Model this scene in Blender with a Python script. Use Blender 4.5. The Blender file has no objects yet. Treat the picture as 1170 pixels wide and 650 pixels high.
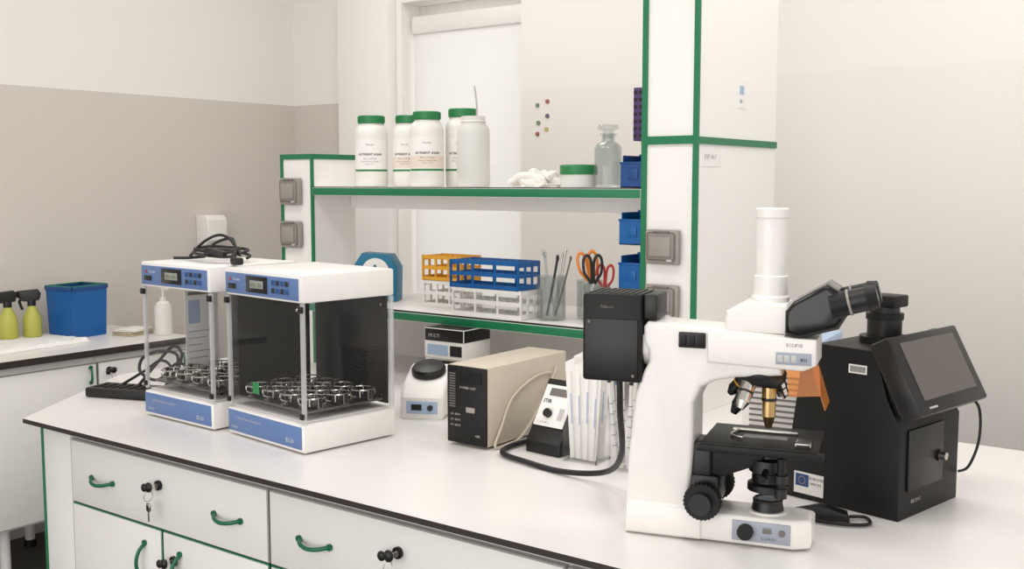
import bpy, bmesh, math, random
from mathutils import Vector, Matrix, Euler
random.seed(7)
SC=bpy.context.scene
COL=SC.collection
pi=math.pi
try:
    SC.view_settings.view_transform='Standard'
except Exception: pass

def lin(c):
    r=[]
    for v in c:
        v=v/255
        r.append(v/12.92 if v<=.04045 else ((v+.055)/1.055)**2.4)
    return (r[0],r[1],r[2],1)

# ---------------------------------------------------------------- materials
def mat(name,c,rough=.5,metal=0,var=.04,scale=30,bump=0,spec=.5,trans=0,coat=0,bd=.002):
    m=bpy.data.materials.new(name); m.use_nodes=True
    nt=m.node_tree; b=nt.nodes['Principled BSDF']
    b.inputs['Roughness'].default_value=rough; b.inputs['Metallic'].default_value=metal
    b.inputs['Specular IOR Level'].default_value=spec
    if coat: b.inputs['Coat Weight'].default_value=coat
    if trans: b.inputs['Transmission Weight'].default_value=trans
    tc=nt.nodes.new('ShaderNodeTexCoord'); n=nt.nodes.new('ShaderNodeTexNoise')
    n.inputs['Scale'].default_value=scale; n.inputs['Detail'].default_value=3
    nt.links.new(tc.outputs['Object'],n.inputs['Vector'])
    mx=nt.nodes.new('ShaderNodeMix'); mx.data_type='RGBA'
    L=lin(c)
    mx.inputs[6].default_value=tuple(max(0,x*(1-var)) for x in L[:3])+(1,)
    mx.inputs[7].default_value=tuple(min(1,x*(1+var)) for x in L[:3])+(1,)
    nt.links.new(n.outputs['Fac'],mx.inputs[0]); nt.links.new(mx.outputs[2],b.inputs['Base Color'])
    if bump:
        bp=nt.nodes.new('ShaderNodeBump'); bp.inputs['Strength'].default_value=bump; bp.inputs['Distance'].default_value=bd
        nt.links.new(n.outputs['Fac'],bp.inputs['Height']); nt.links.new(bp.outputs['Normal'],b.inputs['Normal'])
    return m
def clear(name,c=(255,255,255),gl=.01,fr=.3,tint=.0,rough=.03,tc=None):
    m=bpy.data.materials.new(name); m.use_nodes=True
    nt=m.node_tree; nt.nodes.clear()
    o=nt.nodes.new('ShaderNodeOutputMaterial'); t=nt.nodes.new('ShaderNodeBsdfTransparent')
    g=nt.nodes.new('ShaderNodeBsdfGlossy'); g.inputs['Roughness'].default_value=rough
    d=nt.nodes.new('ShaderNodeBsdfDiffuse'); d.inputs['Color'].default_value=lin(c)
    t.inputs['Color'].default_value=lin(tc or c)
    lw=nt.nodes.new('ShaderNodeLayerWeight'); lw.inputs['Blend'].default_value=.12
    ma=nt.nodes.new('ShaderNodeMath'); ma.operation='MULTIPLY_ADD'; ma.inputs[1].default_value=fr; ma.inputs[2].default_value=gl
    nt.links.new(lw.outputs['Facing'],ma.inputs[0])
    m1=nt.nodes.new('ShaderNodeMixShader'); m1.inputs[0].default_value=tint
    nt.links.new(t.outputs[0],m1.inputs[1]); nt.links.new(d.outputs[0],m1.inputs[2])
    m2=nt.nodes.new('ShaderNodeMixShader'); nt.links.new(ma.outputs[0],m2.inputs[0])
    nt.links.new(m1.outputs[0],m2.inputs[1]); nt.links.new(g.outputs[0],m2.inputs[2])
    nt.links.new(m2.outputs[0],o.inputs[0])
    return m
def wallmat(name,up,lo,z):
    m=mat(name,up,.85,0,.015,60,.15,.2)
    nt=m.node_tree; b=nt.nodes['Principled BSDF']
    g=nt.nodes.new('ShaderNodeNewGeometry'); s=nt.nodes.new('ShaderNodeSeparateXYZ')
    nt.links.new(g.outputs['Position'],s.inputs[0])
    lt=nt.nodes.new('ShaderNodeMath'); lt.operation='LESS_THAN'; lt.inputs[1].default_value=z
    nt.links.new(s.outputs['Z'],lt.inputs[0])
    mx=nt.nodes.new('ShaderNodeMix'); mx.data_type='RGBA'
    src=b.inputs['Base Color'].links[0].from_socket
    nt.links.new(lt.outputs[0],mx.inputs[0]); nt.links.new(src,mx.inputs[6]); mx.inputs[7].default_value=lin(lo)
    nt.links.new(mx.outputs[2],b.inputs['Base Color'])
    return m
WALL=wallmat('painted_wall',(236,233,229),(210,203,195),1.985)
WALLB=wallmat('painted_wall_pale',(236,232,227),(234,229,223),1.99)
WHITEW=mat('white_plaster',(241,238,234),.8,0,.01,40,.1,.2)
FLOOR=mat('floor_vinyl',(88,86,84),.45,0,.1,12)
LAM=mat('white_laminate',(243,240,236),.38,0,.012,20)
LAMD=mat('grey_laminate',(170,165,160),.45)
TOP=mat('worktop_laminate',(234,230,227),.3,0,.012,8)
EDGE=mat('dark_edge',(50,42,38),.5)
GREEN=mat('green_edging',(16,116,74),.4)
GREENH=mat('green_handle',(14,104,68),.3)
BLK=mat('black_plastic',(18,17,16),.4)
BLKM=mat('black_matte_metal',(15,14,13),.5,0,.05,60,spec=.35)
BLKG=mat('black_gloss',(14,14,14),.14)
BLKS=mat('black_smooth_panel',(13,12,11),.3,0,.05,20,spec=.3)
RUB=mat('black_cable',(18,17,17),.5)
SHELL=mat('offwhite_shell',(237,234,230),.35)
SCOPE=mat('ivory_enamel',(235,231,226),.3,coat=.15)
BLUE=mat('blue_fascia',(92,120,168),.45)
BLUE2=mat('pale_blue_label',(166,186,212),.5)
PANELG=mat('grey_blue_panel',(158,162,174),.45)
DBLUE=mat('blue_plastic',(8,90,158),.4)
NBLUE=mat('navy_blue_plastic',(20,70,130),.4)
TEAL=mat('teal_card',(20,112,146),.45)
PURP=mat('purple_plastic',(78,48,100),.45)
YEL=mat('yellow_plastic',(228,164,44),.4)
ORG=mat('orange_plastic',(226,132,44),.4)
RED=mat('red_plastic',(180,44,40),.4)
LIME=mat('lime_spray_bottle',(180,180,82),.35)
CAPG=mat('green_cap',(40,128,72),.4)
MUTG=mat('muted_green',(120,140,110),.5); MUTR=mat('muted_red',(160,96,90),.5); MUTP=mat('muted_purple',(110,96,120),.5); MUTY=mat('muted_yellow',(196,180,120),.5)
HDPE=mat('white_hdpe',(235,232,226),.42)
PAPER=mat('label_paper',(241,238,234),.7)
SLEEVE=mat('paper_sleeve',(236,233,229),.7,0,.06,40,.4,bd=.004)
CLOTH=mat('white_cloth',(240,238,235),.9,0,.04,35,.8,bd=.01)
INK=mat('ink',(40,38,38),.7)
INKW=mat('white_ink',(220,218,214),.7)
STEEL=mat('steel',(190,186,180),.25,1)
DSTEEL=mat('dark_steel',(120,116,112),.28,1)
CHROME=mat('chrome',(210,206,200),.12,1)
BRASS=mat('brass',(190,160,110),.25,1)
BEIGE=mat('beige_enamel',(202,190,172),.45)
GREYP=mat('grey_plastic',(152,146,139),.4)
GREYD=mat('dark_grey_plastic',(108,103,98),.45)
GREYS=mat('socket_grey',(134,128,121),.4)
GREYL=mat('light_grey_plastic',(190,186,184),.4)
LCD=mat('lcd_grey',(150,152,140),.2)
SCREEN=mat('screen_grey',(88,82,77),.25)
TAN=mat('tan_cork',(190,178,150),.7)
PEACH=mat('peach_label',(234,218,204),.7)
CLEAR=clear('clear_acrylic',(253,253,253),.010,.09,.008,.01)
GLASS=clear('clear_glass',(238,241,240),.03,.5,.03)
MILK=clear('milky_plastic',(236,234,229),.02,.1,.8,.3)
POST=clear('clear_post',(240,240,240),.06,.3,.35,.1)
ORANGET=clear('orange_filter',(238,168,100),.02,.10,.24,.05,(255,212,158))
def blindmat():
    m=bpy.data.materials.new('blind_fabric'); m.use_nodes=True; nt=m.node_tree; nt.nodes.clear()
    o=nt.nodes.new('ShaderNodeOutputMaterial'); t=nt.nodes.new('ShaderNodeBsdfTranslucent'); d=nt.nodes.new('ShaderNodeBsdfDiffuse')
    t.inputs[0].default_value=(.95,.94,.925,1); d.inputs[0].default_value=(.88,.87,.855,1)
    mx=nt.nodes.new('ShaderNodeMixShader'); mx.inputs[0].default_value=.5
    nt.links.new(t.outputs[0],mx.inputs[1]); nt.links.new(d.outputs[0],mx.inputs[2]); nt.links.new(mx.outputs[0],o.inputs[0])
    return m
BLIND=blindmat()

# ---------------------------------------------------------------- mesh builder
AX={'X':Matrix.Rotation(pi/2,4,'Y'),'Y':Matrix.Rotation(-pi/2,4,'X'),'Z':Matrix.Identity(4)}
class MB:
    def __init__(s): s.bm=bmesh.new(); s.mats=[]
    def mi(s,m):
        if m not in s.mats: s.mats.append(m)
        return s.mats.index(m)
    def _fin(s,verts,m,smooth=True):
        i=s.mi(m); fs=set(f for v in verts for f in v.link_faces)
        for f in fs: f.material_index=i; f.smooth=smooth
        return fs
    def box(s,c,d,m,bev=0,rot=None,seg=2):
        M=Matrix.Translation(c)
        if rot: M=M@Euler(rot).to_matrix().to_4x4()
        M=M@Matrix.Diagonal((d[0],d[1],d[2],1))
        r=bmesh.ops.create_cube(s.bm,size=1,matrix=M); s._fin(r['verts'],m)
        if bev:
            es=list(set(e for v in r['verts'] for e in v.link_edges))
            bmesh.ops.bevel(s.bm,geom=es,offset=bev,segments=seg,affect='EDGES',profile=.5)
        return s
    def bx(s,x0,x1,y0,y1,z0,z1,m,bev=0):
        return s.box(((x0+x1)/2,(y0+y1)/2,(z0+z1)/2),(x1-x0,y1-y0,z1-z0),m,bev)
    def cyl(s,p0,p1,r0,m,r1=None,seg=24,caps=True):
        p0=Vector(p0);p1=Vector(p1); d=p1-p0; r1=r0 if r1 is None else r1
        q=d.to_track_quat('Z','Y').to_matrix().to_4x4()
        M=Matrix.Translation((p0+p1)/2)@q
        r=bmesh.ops.create_cone(s.bm,cap_ends=caps,segments=seg,radius1=r0,radius2=r1,depth=d.length,matrix=M)
        s._fin(r['verts'],m); return s
    def lathe(s,prof,c,m,seg=28,M=None,sy=1):
        i=s.mi(m); rings=[]
        T=Matrix.Translation(c)@(M if M else Matrix.Identity(4))
        for r,z in prof:
            if r<1e-6: rings.append([s.bm.verts.new(T@Vector((0,0,z)))])
            else: rings.append([s.bm.verts.new(T@Vector((r*math.cos(2*pi*k/seg),sy*r*math.sin(2*pi*k/seg),z))) for k in range(seg)])
        for a,b in zip(rings,rings[1:]):
            for k in range(seg):
                k2=(k+1)%seg
                if len(a)==1 and len(b)==1: continue
                if len(a)==1: f=s.bm.faces.new((a[0],b[k2],b[k]))
                elif len(b)==1: f=s.bm.faces.new((a[k],a[k2],b[0]))
                else: f=s.bm.faces.new((a[k],a[k2],b[k2],b[k]))
                f.material_index=i; f.smooth=True
        return s
    def tube(s,pts,r,m,seg=8,closed=False,sub=6):
        P=[Vector(p) for p in pts]; n=len(P)
        if sub>1 and n>2:
            Q=[]
            rng=n if closed else n-1
            for i in range(rng):
                if closed: a,b,c,d=P[(i-1)%n],P[i],P[(i+1)%n],P[(i+2)%n]
                else: a=P[max(i-1,0)];b=P[i];c=P[i+1];d=P[min(i+2,n-1)]
                for k in range(sub):
                    t=k/sub
                    Q.append(.5*((2*b)+(c-a)*t+(2*a-5*b+4*c-d)*t*t+(3*b-a-3*c+d)*t**3))
            if not closed: Q.append(P[-1])
            P=Q
        n=len(P); i=s.mi(m); rings=[]; up=None
        for k in range(n):
            if closed: T=(P[(k+1)%n]-P[(k-1)%n])
            else: T=P[min(k+1,n-1)]-P[max(k-1,0)]
            if T.length<1e-9: T=Vector((0,0,1))
            T.normalize()
            if up is None:
                up=T.orthogonal().normalized()
            else:
                up=(up-T*up.dot(T))
                if up.length<1e-6: up=T.orthogonal()
                up.normalize()
            w=T.cross(up)
            rings.append([s.bm.verts.new(P[k]+r*(math.cos(2*pi*j/seg)*up+math.sin(2*pi*j/seg)*w)) for j in range(seg)])
        rr=list(zip(rings,rings[1:]))
        if closed:
            a=rings[-1]; b=rings[0]
            off=min(range(seg),key=lambda o:sum((a[j].co-b[(j+o)%seg].co).length for j in range(seg)))
            rr.append((a,[b[(j+off)%seg] for j in range(seg)]))
        for a,b in rr:
            for j in range(seg):
                f=s.bm.faces.new((a[j],a[(j+1)%seg],b[(j+1)%seg],b[j])); f.material_index=i; f.smooth=True
        if not closed:
            for rg,rev in ((rings[0],True),(rings[-1],False)):
                f=s.bm.faces.new(list(reversed(rg)) if rev else rg); f.material_index=i
        return s
    def torus(s,c,R,r,m,axis='Z',seg=20,ts=8):
        M=AX[axis]
        return s.tube([Vector(c)+(M@Vector((R*math.cos(2*pi*k/seg),R*math.sin(2*pi*k/seg),0))) for k in range(seg)],r,m,ts,True,1)
    def prism(s,poly,a0,a1,m,plane='XZ',bev=0,seg=3):
        def P(u,v,w):
            return {'XZ':(u,w,v),'XY':(u,v,w),'YZ':(w,u,v)}[plane]
        A=[s.bm.verts.new(P(u,v,a0)) for u,v in poly]; B=[s.bm.verts.new(P(u,v,a1)) for u,v in poly]
        n=len(poly); fs=[s.bm.faces.new(A),s.bm.faces.new(list(reversed(B)))]
        for k in range(n): fs.append(s.bm.faces.new((A[k],B[k],B[(k+1)%n],A[(k+1)%n])))
        i=s.mi(m)
        for f in fs: f.material_index=i; f.smooth=True
        bmesh.ops.recalc_face_normals(s.bm,faces=fs)
        if bev:
            es=list(set(e for f in fs[:2] for e in f.edges))
            bmesh.ops.bevel(s.bm,geom=es,offset=bev,segments=seg,affect='EDGES',profile=.5)
        return s
    def sphere(s,c,r,m,sc=(1,1,1),seg=16):
        M=Matrix.Translation(c)@Matrix.Diagonal((sc[0],sc[1],sc[2],1))
        q=bmesh.ops.create_uvsphere(s.bm,u_segments=seg,v_segments=seg//2+2,radius=r,matrix=M); s._fin(q['verts'],m); return s
    def text(s,t,size,M,m,align='LEFT',bold=0.0,fn=None):
        cu=bpy.data.curves.new('tmp','FONT'); cu.body=t; cu.size=size; cu.align_x=align; cu.resolution_u=1; cu.offset=bold*size
        ob=bpy.data.objects.new('tmp',cu); COL.objects.link(ob)
        me=ob.to_mesh(); me2=me.copy(); ob.to_mesh_clear()
        if fn:
            for v in me2.vertices: v.co=fn(v.co)
        else: me2.transform(M)
        i=s.mi(m)
        for p in me2.polygons: p.material_index=i
        s.bm.from_mesh(me2)
        bpy.data.objects.remove(ob); bpy.data.curves.remove(cu); bpy.data.meshes.remove(me2)
        return s
    def ftext(s,t,size,x,y,z,m,**k):   # on a face looking to -Y
        return s.text(t,size,Matrix.Translation((x,y,z))@Matrix.Rotation(pi/2,4,'X'),m,**k)
    def xf(s,M):
        bmesh.ops.transform(s.bm,matrix=M,verts=s.bm.verts); return s

def obj(name,mb,parent=None,loc=(0,0,0),rz=0,label=None,cat=None,group=None,kind=None,rot=None):
    me=bpy.data.meshes.new(name)
    mb.bm.to_mesh(me); mb.bm.free()
    for m in mb.mats: me.materials.append(m)
    try: me.set_sharp_from_angle(angle=math.radians(35))
    except Exception: pass
    o=bpy.data.objects.new(name,me); COL.objects.link(o)
    o.location=loc; o.rotation_euler=rot if rot else (0,0,rz)
    if parent: o.parent=parent
    tag(o,label,cat,group,kind); return o
def tag(o,label=None,cat=None,group=None,kind=None):
    if label: o['label']=label
    if cat: o['category']=cat
    if group: o['group']=group
    if kind: o['kind']=kind
def thing(name,loc,rz,label,cat,group=None):
    e=bpy.data.objects.new(name,None); COL.objects.link(e); e.empty_display_size=.05
    e.location=loc; e.rotation_euler=(0,0,rz); tag(e,label,cat,group); return e
def kids(o):
    return [c for c in bpy.data.objects if c.parent==o]
def dup(root,loc,rz=None,label=None):
    def cp(o,par):
        n=o.copy(); COL.objects.link(n)
        if par: n.parent=par
        for c in kids(o): cp(c,n)
        return n
    n=cp(root,None); n.location=loc
    if rz is not None: n.rotation_euler[2]=rz
    if label: n['label']=label
    return n

# ---------------------------------------------------------------- room
S=dict(kind='structure')
obj('floor',MB().bx(-4.6,2.2,-1.8,4.2,-.05,0,FLOOR),label='dark grey vinyl floor',**S)
obj('ceiling',MB().bx(-4.6,2.2,-1.8,4.2,3.3,3.35,WHITEW),label='white ceiling',**S)
obj('wall_left',MB().bx(-4.6,-4.5,-1.8,4.2,0,3.3,WALL),label='wall painted white above and beige grey below',**S)
wb=MB()
wb.bx(-4.5,-4.08,4.02,4.25,0,3.3,WALL)
wb.bx(-4.08,-3.70,4.02,4.25,0,3.3,WHITEW)
wb.bx(-3.70,-2.955,4.02,4.25,0,.85,WHITEW)
wb.bx(-3.70,-2.955,4.02,4.25,2.46,3.3,WHITEW)
wb.bx(-2.955,2.2,4.02,4.25,0,3.3,WALLB)
obj('wall_back',wb,label='pale painted wall with a window opening',**S)
obj('trim_1',MB().bx(-4.085,-3.735,3.95,4.018,0,3.3,WHITEW,.004),label='white plastered pilaster beside the window',**S)
wf=MB()
for a in ((-3.70,-3.655,.85,2.46),(-3.0,-2.957,.85,2.46),(-3.655,-3.0,.85,.9),(-3.655,-3.0,2.41,2.46)):
    wf.bx(a[0],a[1],4.16,4.21,a[2],a[3],SHELL,.003)
obj('window_1',wf,label='white window frame behind a blind',**S)
bl=thing('roller_blind',(-3.33,4.10,.9),0,'white translucent roller blind pulled down over the window','blind')
obj('blind_fabric',MB().bx(-.355,.36,-.001,.001,.06,1.42,BLIND).bx(-.355,.36,-.008,.008,.045,.062,SHELL,.003),bl)
obj('blind_housing',MB().bx(-.36,.365,-.02,.03,1.41,1.5,SHELL,.012),bl)

# ---------------------------------------------------------------- island worktop + cabinets
wt=MB(); poly=[(-2.905,1.555),(.9,1.555),(.9,2.86),(-1.30,2.86),(-1.30,3.35),(-3.3,3.35),(-3.3,2.12)]
wt.prism(poly,.8865,.8995,EDGE,'XY')
wt.prism([(p[0]*.9995+(-.0005),p[1]) for p in poly],.8993,.9,TOP,'XY')
obj('worktop',wt,label='white laminate island worktop with a thin dark edge',cat='worktop')
def bow(mb,c,L,horiz,m,y,out=.024):
    x,z=c; pts=[]
    for k in range(7):
        a=k/6; u=(a-.5)*L; d=out*math.sin(pi*a)**.6 if 0<a<1 else 0
        dz=-.008*math.sin(pi*a)
        pts.append((x+u,y-d,z+dz) if horiz else (x+dz,y-d,z+u))
    mb.tube(pts,.005,m,8,False,4)
    for q in (pts[0],pts[-1]): mb.cyl((q[0],y,q[2]),(q[0],y-.006,q[2]),.008,m,seg=12)
def lock(parent,x,z,y):
    l=MB().cyl((x,y,z),(x,y-.007,z),.013,BLK).cyl((x,y-.007,z),(x,y-.010,z),.008,CHROME)
    lk=obj('lock',l,parent)
    k=MB()
    k.box((x,y-.017,z),(.003,.016,.008),CHROME).box((x,y-.03,z),(.009,.013,.024),BLK,.003)
    k.sphere((x+.002,y-.034,z+.002),.013,BLK,(1,.6,1),12).sphere((x-.022,y-.03,z-.004),.011,BLK,(1,.6,1),12)
    k.torus((x,y-.034,z-.022),.013,.001,STEEL,'X',16,5)
    k.box((x+.003,y-.036,z-.05),(.018,.006,.022),BLK,.004).box((x+.003,y-.036,z-.073),(.006,.002,.028),STEEL)
    obj('key',k,parent,label='black-headed key hanging from the lock')
def panel(x0,x1,z0,z1,y,green=True):
    mb=MB()
    mb.bx(x0,x1,y-.016,y,z0,z1,GREEN if green else LAMD)
    mb.bx(x0+.0016,x1-.0016,y-.018,y-.001,z0+.0016,z1-.0022,LAM,.001)
    return mb
def base_cabinet(loc,rz,w,label,zb=.1,top=.886,dep=.5,drawer=True,legs=False,doors=2,handles=2,grp=None,key=True):
    c=thing('base_cabinet',loc,rz,label,'cabinet',grp)
    b=MB().bx(-w/2,w/2,0,dep,zb,top-.0005,LAM)
    if not legs: b.bx(-w/2,w/2,.05,dep,0.0,zb,LAMD)
    obj('body',b,c)
    if legs:
        for sx in (-1,1):
            for yy in (.05,dep-.05):
                obj('leg',MB().cyl((sx*(w/2-.06),yy,0),(sx*(w/2-.06),yy,zb),.02,LAM).cyl((sx*(w/2-.06),yy,0),(sx*(w/2-.06),yy,.03),.026,BLK),c)
    zt=top-.03
    if drawer:
        dz=.178
        d=obj('drawer',panel(-w/2+.003,w/2-.003,zt-dz,zt,0,False),c)
        for hx in ((-.262,.268) if handles==2 else (0.1,)):
            h=MB(); bow(h,(hx,zt-dz*.53),.10,True,GREENH,-.018); obj('handle',h,d,label='curved green plastic handle')
        lock(d,-.005 if handles==2 else -.1,zt-.062,-.018)
        zt=zt-dz-.003
    dw=w/doors
    for i in range(doors):
        x0=-w/2+i*dw
        d=obj('door',panel(x0+.003,x0+dw-.003,zb+.01,zt,0,not legs),c)
        inner=1 if i==0 else -1
        hx=x0+dw/2+inner*(dw/2-(.03 if legs else .075))
        h=MB(); bow(h,(hx,zt-(.045 if legs else .10)),.06 if legs else .105,False,GREENH,-.018); obj('handle',h,d,label='curved green plastic handle')
        if i==doors-1 and key: lock(d,x0+.05,zt-(.035 if legs else .07),-.018)
    return c
W=.836
for i in range(4):
    base_cabinet((-2.327+i*W,1.62,0),0,W-.001,'white island cabinet with a wide drawer above two doors',grp='island base cabinets')
ep=thing('end_panel',(-2.815,1.62,0),0,'white end panel with green edging under the worktop','panel')
obj('board',MB().bx(-.07,.069,0,.5,0,.8855,LAM).bx(-.07,.069,-.016,0,0,.8855,LAM,.001),ep)
obj('edge_strip',MB().bx(-.082,-.0705,-.018,.02,0,.8855,GREEN,.001),ep,label='green edge strip')
h=MB(); bow(h,(0,0),.12,False,GREENH,0); h.xf(Matrix.Translation((-.083,.03,.76))@Matrix.Rotation(-pi/2,4,'Z')); obj('handle',h,ep,label='curved green handle')

# left wall counter
obj('counter_top',MB().bx(-4.498,-3.88,.9,2.86,.872,.899,EDGE).bx(-4.498,-3.8805,.9,2.86,.8985,.9,TOP),label='white topped wall counter with a dark edge',cat='counter')
y=2.85
for i,wd in enumerate((.44,.44,.44)):
    base_cabinet((-3.92,y-wd/2,0),pi/2,wd-.002,'white wall-side cabinet with a green handle and steel legs',.24,.871,.5,False,True,1,grp='wall base cabinets',key=(i==0))
    y-=wd

# ---------------------------------------------------------------- reagent shelving
rs=thing('reagent_shelf',(0,0,.9),0,'white two-tier lab shelving unit with green edging on the worktop','shelf')
post=obj('end_post',MB().bx(-3.108,-2.941,2.71,2.925,0.0005,.768,LAM),rs)
g=MB()
g.bx(-3.112,-2.937,2.704,2.93,.766,.773,GREEN)
g.bx(-3.112,-2.937,2.704,2.712,.754,.7659,GREEN).bx(-2.943,-2.9375,2.7121,2.93,.754,.7659,GREEN)
g.bx(-3.112,-3.100,2.704,2.712,.0005,.7539,GREEN).bx(-2.949,-2.9375,2.704,2.7125,.0005,.7539,GREEN)
obj('post_edging',g,post,label='green edging strips')
colm=obj('tall_column',MB().bx(-1.552,-1.381,2.71,3.25,.0005,2.399,LAM),rs,label='tall white service column')
g=MB()
g.bx(-1.556,-1.540,2.703,2.712,.0005,2.398,GREEN).bx(-1.392,-1.376,2.703,2.712,.0005,2.398,GREEN)
g.bx(-1.5561,-1.3759,2.702,2.711,.777,.8,GREEN).bx(-1.383,-1.3762,2.7125,3.252,.777,.797,GREEN)
obj('column_edging',g,colm,label='green edging strips')
RX=Euler((pi/2,0,pi/2)).to_matrix().to_4x4()
obj('notice',MB().bx(-1.381,-1.3795,2.74,2.86,.715,.765,PAPER).text('EXP 34-7',.02,Matrix.Translation((-1.379,2.75,.735))@RX,GREYP),colm,label='small paper notice')
obj('sticker',MB().bx(-1.381,-1.3795,2.96,3.02,.89,.97,PAPER).bx(-1.3796,-1.379,2.975,3.005,.93,.955,BLUE2).text('lab',.018,Matrix.Translation((-1.379,2.975,.905))@RX,BLUE),colm,label='small blue and white sticker')
obj('upper_shelf_board',MB().bx(-2.940,-1.553,2.717,3.05,.626,.653,LAM).bx(-2.940,-1.553,2.7135,2.717,.626,.6534,EDGE).bx(-2.936,-1.557,2.704,2.7134,.622,.650,GREEN,.001),rs,label='white shelf board with green front edge')
obj('shelf_rail',MB().bx(-2.94,-1.553,2.90,2.925,.572,.6258,LAM),rs)
obj('lower_shelf_board',MB().bx(-2.940,-1.557,2.604,3.05,.218,.245,LAM).bx(-2.940,-1.557,2.5985,2.604,.218,.2455,EDGE).bx(-2.940,-1.557,2.589,2.5984,.214,.241,GREEN,.001),rs,label='white shelf board with green front edge')
obj('back_panel',MB().bx(-2.94,-1.553,3.03,3.05,.0005,.2175,LAM),rs)
def socket(parent,x,z,y=2.704):
    s=MB().box((x,y-.008,z),(.108,.018,.10),GREYP,.006)
    so=obj('power_socket',s,parent,label='grey square splash-proof socket')
    obj('socket_lid',MB().box((x,y-.020,z+.002),(.090,.010,.080),GREYS,.008,seg=3).box((x,y-.026,z+.002),(.068,.004,.058),GREYP,.002).box((x+.03,y-.024,z-.037),(.02,.008,.01),GREYL,.002).box((x,y-.022,z+.044),(.05,.008,.008),GREYD,.002),so)
socket(colm,-1.478,.485); socket(colm,-1.478,.327)
socket(post,-3.047,.635); socket(post,-3.047,.475)

# hanging bins on column
def bin_(loc,h,m,label,w=.085,d=.1):
    b=MB(); t=.003
    b.bx(-w,-w+t,-d/2,d/2,0,h*.95,m).bx(-t,0,-d/2,d/2,0,h,m).bx(-w,0,-d/2,d/2,0,t,m).bx(-w,0,d/2-t,d/2,0,h,m)
    b.prism([(-w,0),(0,0),(0,h*.72),(-w,h*.72)],-d/2-.012,-d/2-.008,m,'XZ')
    b.bx(-w-.003,.0,-d/2-.014,-d/2-.004,h*.70,h*.76,m,.001)
    b.bx(-w*.7,-w*.3,-d/2-.015,-d/2-.011,h*.25,h*.55,m,.001)
    b.bx(-w,0,-d/2-.012,-d/2,0,t,m)
    return obj('storage_bin',b,None,loc,0,label,'storage bin')
b1=bin_((-1.561,2.80,1.5535),.10,NBLUE,'blue plastic storage bin standing beside the column')
b2=bin_((-1.5575,2.79,1.385),.10,DBLUE,'blue plastic bin hung on the side of the column')
b3=bin_((-1.5575,2.79,1.252),.105,DBLUE,'blue plastic bin hung on the side of the column')
r=MB()
r.bx(-.05,0,-.06,.06,0,.155,PURP,.003)
for i in range(3):
    for j in range(7): r.cyl((-.043+.017*i,-.062,.015+.021*j),(-.043+.017*i,-.0605,.015+.021*j),.005,BLK,seg=10)
obj('tube_rack',r,None,(-1.5565,2.80,1.69),0,'purple plastic tube rack hung upright on the column','tube rack')

# ---------------------------------------------------------------- bottles on upper shelf
def reagent_bottle(loc,rz,label,H=.262,R=.0595,txt='NUTRIENT AGAR',band=None):
    o=thing('reagent_bottle',loc,rz,label,'bottle','reagent bottles on the upper shelf')
    b=MB().lathe([(0,0),(R*.94,0),(R,.006),(R,H*.72),(R*.98,H*.77),(R*.88,H*.82),(R*.76,H*.85),(R*.72,H*.865),(R*.72,H*.9),(0,H*.9)],(0,0,0.0005),HDPE,32)
    obj('bottle_body',b,o)
    c=MB().lathe([(R*.76,0),(R*.81,.004),(R*.81,H*.100),(R*.77,H*.110),(0,H*.110)],(0,0,H*.868),CAPG,32)
    for k in range(36):
        a=2*pi*k/36; c.box((R*.815*math.cos(a),R*.815*math.sin(a),H*.92),(.002,.003,H*.082),CAPG,rot=(0,0,a))
    obj('cap',c,o,label='green ribbed screw cap')
    lb=MB(); n=16; R2=R+.0006
    a0,a1=-pi*.92,-pi*.08
    def cyl_patch(z0,z1,m,RR,b0=a0,b1=a1):
        i=lb.mi(m); v=[]
        for k in range(n+1):
            a=b0+(b1-b0)*k/n
            v.append((lb.bm.verts.new((RR*math.cos(a),RR*math.sin(a),z0)),lb.bm.verts.new((RR*math.cos(a),RR*math.sin(a),z1))))
        for k in range(n):
            f=lb.bm.faces.new((v[k][0],v[k+1][0],v[k+1][1],v[k][1])); f.material_index=i
    cyl_patch(.055,.17,PAPER,R2); cyl_patch(.055,.062,CAPG,R2+.0003,-pi*.9,-pi*.1)
    if band: cyl_patch(.066,.107,band,R2+.0003,-pi*.9,-pi*.1)
    def wrap(t,size,z,m,bold=0):
        def fn(co):
            a=-pi/2+co.x/(R2+.0008)
            return Vector(((R2+.0008)*math.cos(a),(R2+.0008)*math.sin(a),z+co.y))
        lb.text(t,size,None,m,align='CENTER',bold=bold,fn=fn)
    wrap(txt,.0115,.112,INK,.015)
    wrap('biocorp',.009,.148,GREYD); wrap('500 g   LOT 2231',.007,.098,INK); wrap('dehydrated culture medium',.006,.088,GREYD); wrap('pH 7.4   25 C',.006,.079,GREYD)
    obj('bottle_label',lb,o,label='white paper label with black print and green stripe')
    return o
cz=1.5535
lab='white plastic reagent bottle with green screw cap on the shelf'
reagent_bottle((-2.757,2.83,cz),math.radians(38),lab)
reagent_bottle((-2.635,2.90,cz),math.radians(25),lab,band=PEACH)
reagent_bottle((-2.462,2.80,cz),math.radians(42),lab,.264,.0585,band=PEACH)
reagent_bottle((-2.400,2.920,cz),math.radians(30),lab,.278,.061)
o=thing('wash_bottle',(-2.252,2.795,cz),.5,'milky white plastic bottle without a cap holding a thin rod','bottle')
obj('bottle_body',MB().lathe([(0,0),(.052,0),(.055,.006),(.055,.175),(.052,.195),(.040,.212),(.040,.234),(.037,.234),(.037,.21),(.049,.193),(.051,.16),(.051,.01),(0,.01)],(0,0,.0005),MILK,32).torus((0,0,.217),.041,.003,HDPE),o)
obj('dropper_rod',MB().tube([(0,0,.02),(.005,0,.15),(.012,0,.26),(.004,0,.335)],.003,GREYL,8),o,label='thin pale rod')
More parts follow.
